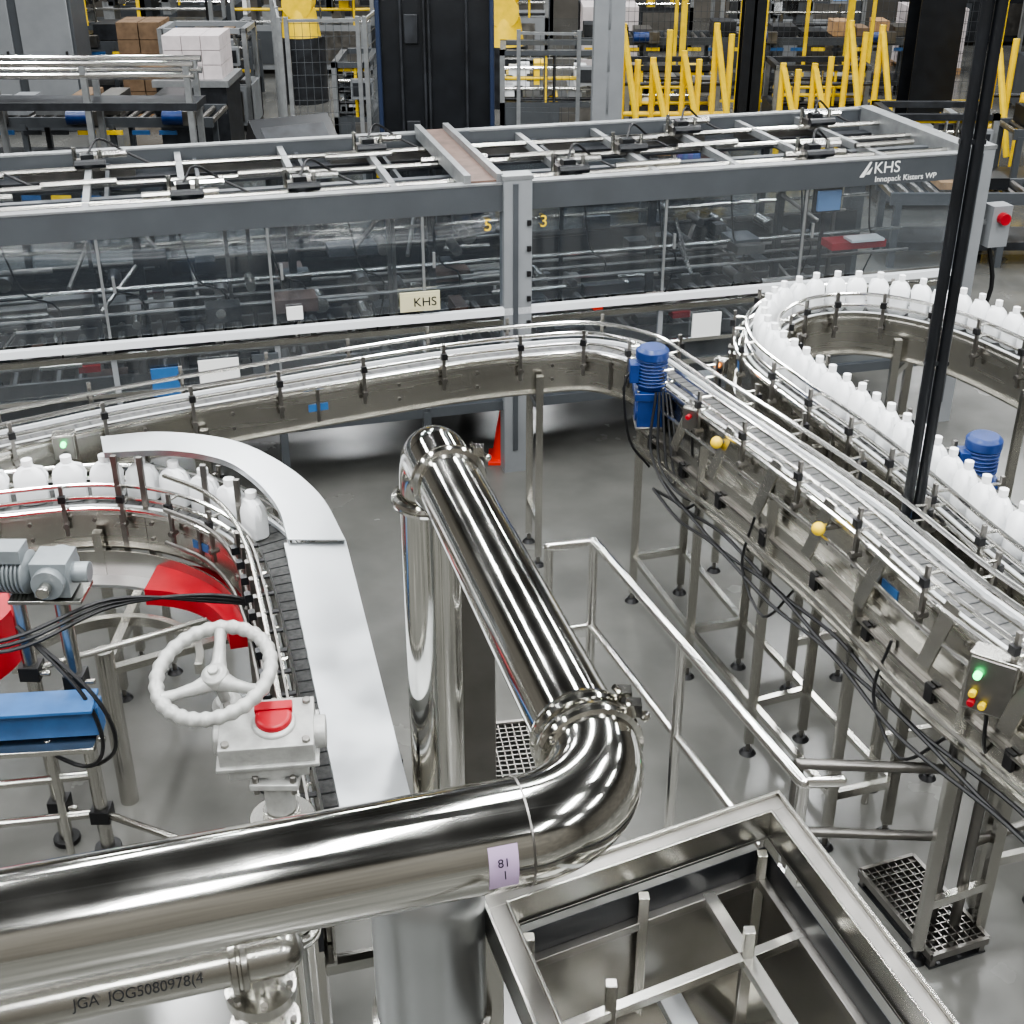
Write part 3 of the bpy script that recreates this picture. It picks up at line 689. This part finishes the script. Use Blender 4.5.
b=B('elevated_transfer_frame')
for z in (1.75,1.9): b.cyl((-7.3,18.3,z),(-4.3,18.3,z),.045,RAIL,10); b.cyl((-7.3,18.8,z),(-4.3,18.8,z),.045,RAIL,10)
for x in (-7.2,-5.8,-4.4):
    for y in (18.3,18.8): b.bb((x-.04,y-.04,0),(x+.04,y+.04,1.9),GALV)
b.bb((-7.3,18.25,1.3),(-4.3,18.85,1.4),DARK); b.fin()
def pallet(name,x,y,nx,ny,nz,m,z0=0,s=.4):
    b=B(name)
    for i in range(3): b.bb((x,y+i*(ny*s-.1)/2,z0),(x+nx*s,y+i*(ny*s-.1)/2+.1,z0+.1),WOOD)
    for i in range(7): b.bb((x+i*(nx*s-.1)/6,y,z0+.1),(x+i*(nx*s-.1)/6+.1,y+ny*s,z0+.13),WOOD)
    for i in range(nx):
        for j in range(ny):
            for k_ in range(nz): b.bb((x+i*s+.01,y+j*s+.01,z0+.13+k_*s*.75),(x+i*s+s-.01,y+j*s+s-.01,z0+.13+k_*s*.75+s*.75-.012),m)
    return b.fin()
b=B('palletised_carton_stack')
b.bb((-5.6,21.2,0),(-4.5,22.3,1.15),DARK); b.bb((-5.65,21.15,1.1),(-4.45,22.35,1.2),GALV)
for i in range(3):
    for j in range(3):
        for k_ in range(3): b.bb((-5.45+i*.30,21.3+j*.30,1.2+k_*.22),(-5.45+i*.30+.29,21.3+j*.30+.29,1.2+k_*.22+.21),CARTW)
b.fin()
pallet('carton_pallet',-7.1,24.6,2,2,5,CARD)
pallet('carton_pallet',1.5,29.3,3,3,4,CARTW); pallet('carton_pallet',8.4,29,3,3,4,CARTW)
pallet('wood_pallet_load',-9.3,18.2,3,2,2,CARD)
def fence(name,x0,y0,x1,y1,h,post=MLIGHT,mesh=GALV,sp=.11,pw=.06):
    b=B(name); d=V((x1-x0,y1-y0,0)); L=d.length; u=d.normalized(); n=max(1,round(L/1.3)); O_=V((x0,y0,0))
    for i in range(n+1): p=O_+u*L*i/n; b.bb((p.x-pw/2,p.y-pw/2,0),(p.x+pw/2,p.y+pw/2,h+.05),post)
    for z in (.15,h): b.beam(O_+V((0,0,z)),O_+u*L+V((0,0,z)),.03,.04,post)
    k_=0
    while k_<L: p=O_+u*k_; b.beam(p+V((0,0,.15)),p+V((0,0,h)),.007,.007,mesh); k_+=sp
    z=.15
    while z<h: b.beam(O_+V((0,0,z)),O_+u*L+V((0,0,z)),.007,.007,mesh); z+=sp*1.6
    return b.fin(smooth=False)
fence('wire_mesh_fence',-4.2,24.2,-3.3,19.5,2.3,GALV,MGREY); fence('wire_mesh_fence',-3.2,19.5,-2.2,19.6,2.3,GALV,MGREY); fence('wire_mesh_fence',-2.1,19.6,-1.8,24,2.3,GALV,MGREY)
fence('wire_mesh_fence',1.8,25.2,9,25.2,2.2,YEL,MGREY); fence('wire_mesh_fence',.1,20.5,1.0,20.4,2.0,GALV,MGREY)
R35=M.Rotation(.5,3,'Z')@M.Rotation(math.radians(35),3,'X')
b=B('operator_console')
b.box((-2.62,15.9,1.35),(1.0,.6,.35),BLACKP,rot=R35); b.box((-2.62,16.0,.6),(.7,.45,1.2),DARK,.5); b.box(V((-2.62,15.9,1.35))+R35@V((0,-.05,.18)),(.8,.4,.01),DARK,rot=R35); b.fin(bev=.02)
b=B('black_lift_tower'); b.bb((-1.42,14.6,0),(-.22,15.5,6.0),BLACKP)
for x in (-1.45,-.24): b.bb((x,14.55,0),(x+.05,14.62,6.0),EDGEB)
for x in (-1.2,-.95,-.90,-.5): b.bb((x,14.56,0),(x+.03,14.60,6.0),DARK)
for i in range(5): b.bb((-1.15,14.57,.5+i*1.1),(-1.0,14.60,.8+i*1.1),DARK)
b.fin(bev=.01)
def column(name,x,y,w,m,h=9.5):
    b=B(name); b.bb((x-w/2,y-w/2,0),(x+w/2,y-w/2+.03,h),m); b.bb((x-w/2,y+w/2-.03,0),(x+w/2,y+w/2,h),m); b.bb((x-.02,y-w/2,0),(x+.02,y+w/2,h),m)
    b.bb((x-w/2-.1,y-w/2-.1,0),(x+w/2+.1,y+w/2+.1,.03),m); b.fin()
column('steel_column',1.35,19.2,.42,MLIGHT); column('steel_column',3.85,22,.34,BLACKP); column('steel_column',6.75,22,.70,BLACKP)
def robot(name,x,y,flip=1,zb=.6):
    b=B(name); b.cyl((x,y,0),(x,y,zb),.45,DARK,20); b.cyl((x,y,zb),(x,y,zb+.5),.38,YEL,24,.30)
    s1=V((x,y,zb+.6)); e=s1+V((.35*flip,-.1,1.1)); w_=e+V((1.3*flip,-.3,-.35)); 
    b.cyl(s1+V((0,-.3,0)),s1+V((0,.3,0)),.28,YEL,20); b.tube([s1,s1.lerp(e,.5),e],[.24,.17,.20],YEL,16)
    b.cyl(e+V((0,-.25,0)),e+V((0,.25,0)),.24,YEL,20); b.tube([e-V((.35*flip,0,0)),e,w_],[.18,.18,.10],YEL,16)
    b.cyl(e+V((0,-.27,0)),e+V((0,-.24,0)),.14,DARK,16)
    b.sph(w_,.14,STEELD,14); b.cyl(w_,w_+V((0,0,-.35)),.08,STEELD,12); b.box(w_+V((0,0,-.42)),(.6,.45,.12),DARK)
    b.tube(cr([s1+V((.1,.2,.2)),e+V((-.3*flip,.2,.3)),w_+V((-.3*flip,0,.3))],.1),.035,BLACK,8); b.fin()
robot('palletising_robot',-4.0,26.0,1,1.2); robot('palletising_robot',-.15,25.6,1,1.1)
def gate(x0,x1,y,h):
    b=B('yellow_safety_barrier'); n=int((x1-x0)/.24)
    for i in range(n+1):
        x=x0+(x1-x0)*i/n; hh=h*R.uniform(.6,1.15)
        b.cyl((x,y,0),(x,y,hh),.05,YEL,10)
        if i%2==0: b.cyl((x,y-.05,hh*.95),(x+.28,y-.35,.25),.05,YEL,8)
    b.cyl((x0,y,h*.35),(x1,y,h*.35),.04,YEL,8); b.cyl((x0,y+.1,h*.6),(x1,y+.1,h*.6),.03,DARK,8)
    b.fin()
gate(1.75,3.45,21.5,1.8); gate(4.3,5.8,21.5,1.8); gate(7.3,9.6,20.5,1.8)
b=B('yellow_overhead_frame')
b.bb((1.7,24.0,2.3),(6.0,24.15,2.42),YEL)
for x in (1.75,3.0,4.4,5.9): b.bb((x-.05,24,0),(x+.05,24.1,2.4),YEL)
b.fin()
def pmach(name,x,y,w,d,h,m):
    b=B(name); b.bb((x,y,.1),(x+w,y+d,h*.45),m); 
    for sx in (x,x+w-.08):
        for sy in (y,y+d-.08): b.bb((sx,sy,0),(sx+.08,sy+.08,h),GALV)
    for yy in (y,y+d-.1): b.bb((x,yy,h-.08),(x+w,yy+.1,h),m)
    b.bb((x,y,h-.08),(x+.1,y+d,h),m); b.bb((x+w-.1,y,h-.08),(x+w,y+d,h),m)
    b.bb((x+.1,y-.02,h*.1),(x+w*.45,y,h*.4),MGREY); b.bb((x+w*.55,y-.02,h*.1),(x+w*.9,y,h*.4),STEELD)
    for i in range(16): xx=x+R.uniform(.05,w-.3); z0=h*R.uniform(.4,.7); b.bb((xx,y+.1,z0),(xx+R.uniform(.06,.25),y+R.uniform(.3,.8),z0+h*R.uniform(.08,.3)),R.choice([STEELD,DARK,YEL,MGREY,GALV,BLACKP,MLIGHT,WPAINT,STEEL]))
    for i in range(5): z=h*(.48+.11*i); b.cyl((x,y+.1,z),(x+w,y+.1,z),.03,R.choice([RAIL,STEEL,BLACK,YEL]),8)
    for i in range(4): xx=x+w*R.random(); b.cyl((xx,y+.05,h*.4),(xx,y+.05,h),.025,R.choice([STEEL,BLACK,YEL,RAIL]),8)
    b.box((x+w*.8,y-.1,h*.75),(.35,.12,.3),MLIGHT); b.box((x+w*.8,y-.165,h*.75),(.28,.01,.2),TVIS if w>2.4 else DARK); b.fin()
pmach('case_packer',-.2,22.2,1.8,1.2,1.5,MGREY); pmach('case_packer',4.3,28.5,3,1.5,2.2,MLIGHT); pmach('case_packer',9.4,24,2.4,1.5,2.2,MGREY)
pmach('case_packer',8.0,16.9,2.6,1.2,1.6,MLIGHT); pmach('case_packer',1.6,32,2.6,1.4,2.2,DARK); pmach('case_packer',10.2,20.9,2.5,1.2,1.8,MGREY)
pmach('case_packer',-9.4,32,3,1.4,2.3,MGREY); pmach('case_packer',-5.5,33,3,1.4,2.3,DARK); pmach('case_packer',5.1,18,1.5,1,1.3,DARK)
pmach('case_packer',-12.6,27,2.5,1.4,2.3,DARK); pmach('case_packer',5.4,33,3,1.4,2.4,MGREY); pmach('case_packer',9.6,33,3,1.4,2.4,DARK); pmach('case_packer',-1.4,33.5,2.4,1.4,2.4,MGREY)
pmach('case_packer',1.9,22.6,1.6,1.0,1.2,DARK); pmach('case_packer',4.4,22.6,1.6,1.0,1.2,DARK)
pmach('case_packer',-9.6,28.6,3.4,1.4,2.3,MGREY); pmach('case_packer',-5.9,29.0,3.0,1.4,2.2,MLIGHT); pmach('case_packer',-2.8,21.0,.6,1.5,1.5,MGREY)
pmach('case_packer',-6.0,23.2,1.5,1.0,1.7,MLIGHT); pmach('case_packer',11.8,29.0,3,1.4,2.3,MGREY); pmach('case_packer',-2.2,30.2,3,1.4,2.2,MLIGHT)
# ------------------------------------------------------------------ world / camera
w=bpy.data.worlds.new('world'); scn.world=w; w.use_nodes=True; w.node_tree.nodes['Background'].inputs[0].default_value=(.6,.62,.65,1); w.node_tree.nodes['Background'].inputs[1].default_value=.5
cam=bpy.data.cameras.new('camera'); cam.sensor_width=36; cam.lens=36*1300/1024; cam.clip_start=.05; cam.clip_end=200
co=bpy.data.objects.new('camera',cam); scn.collection.objects.link(co); co.location=(0,0,4.8); co.rotation_euler=(math.radians(62),0,0); scn.camera=co
try:
    scn.view_settings.look='AgX - Medium High Contrast'
except Exception: pass
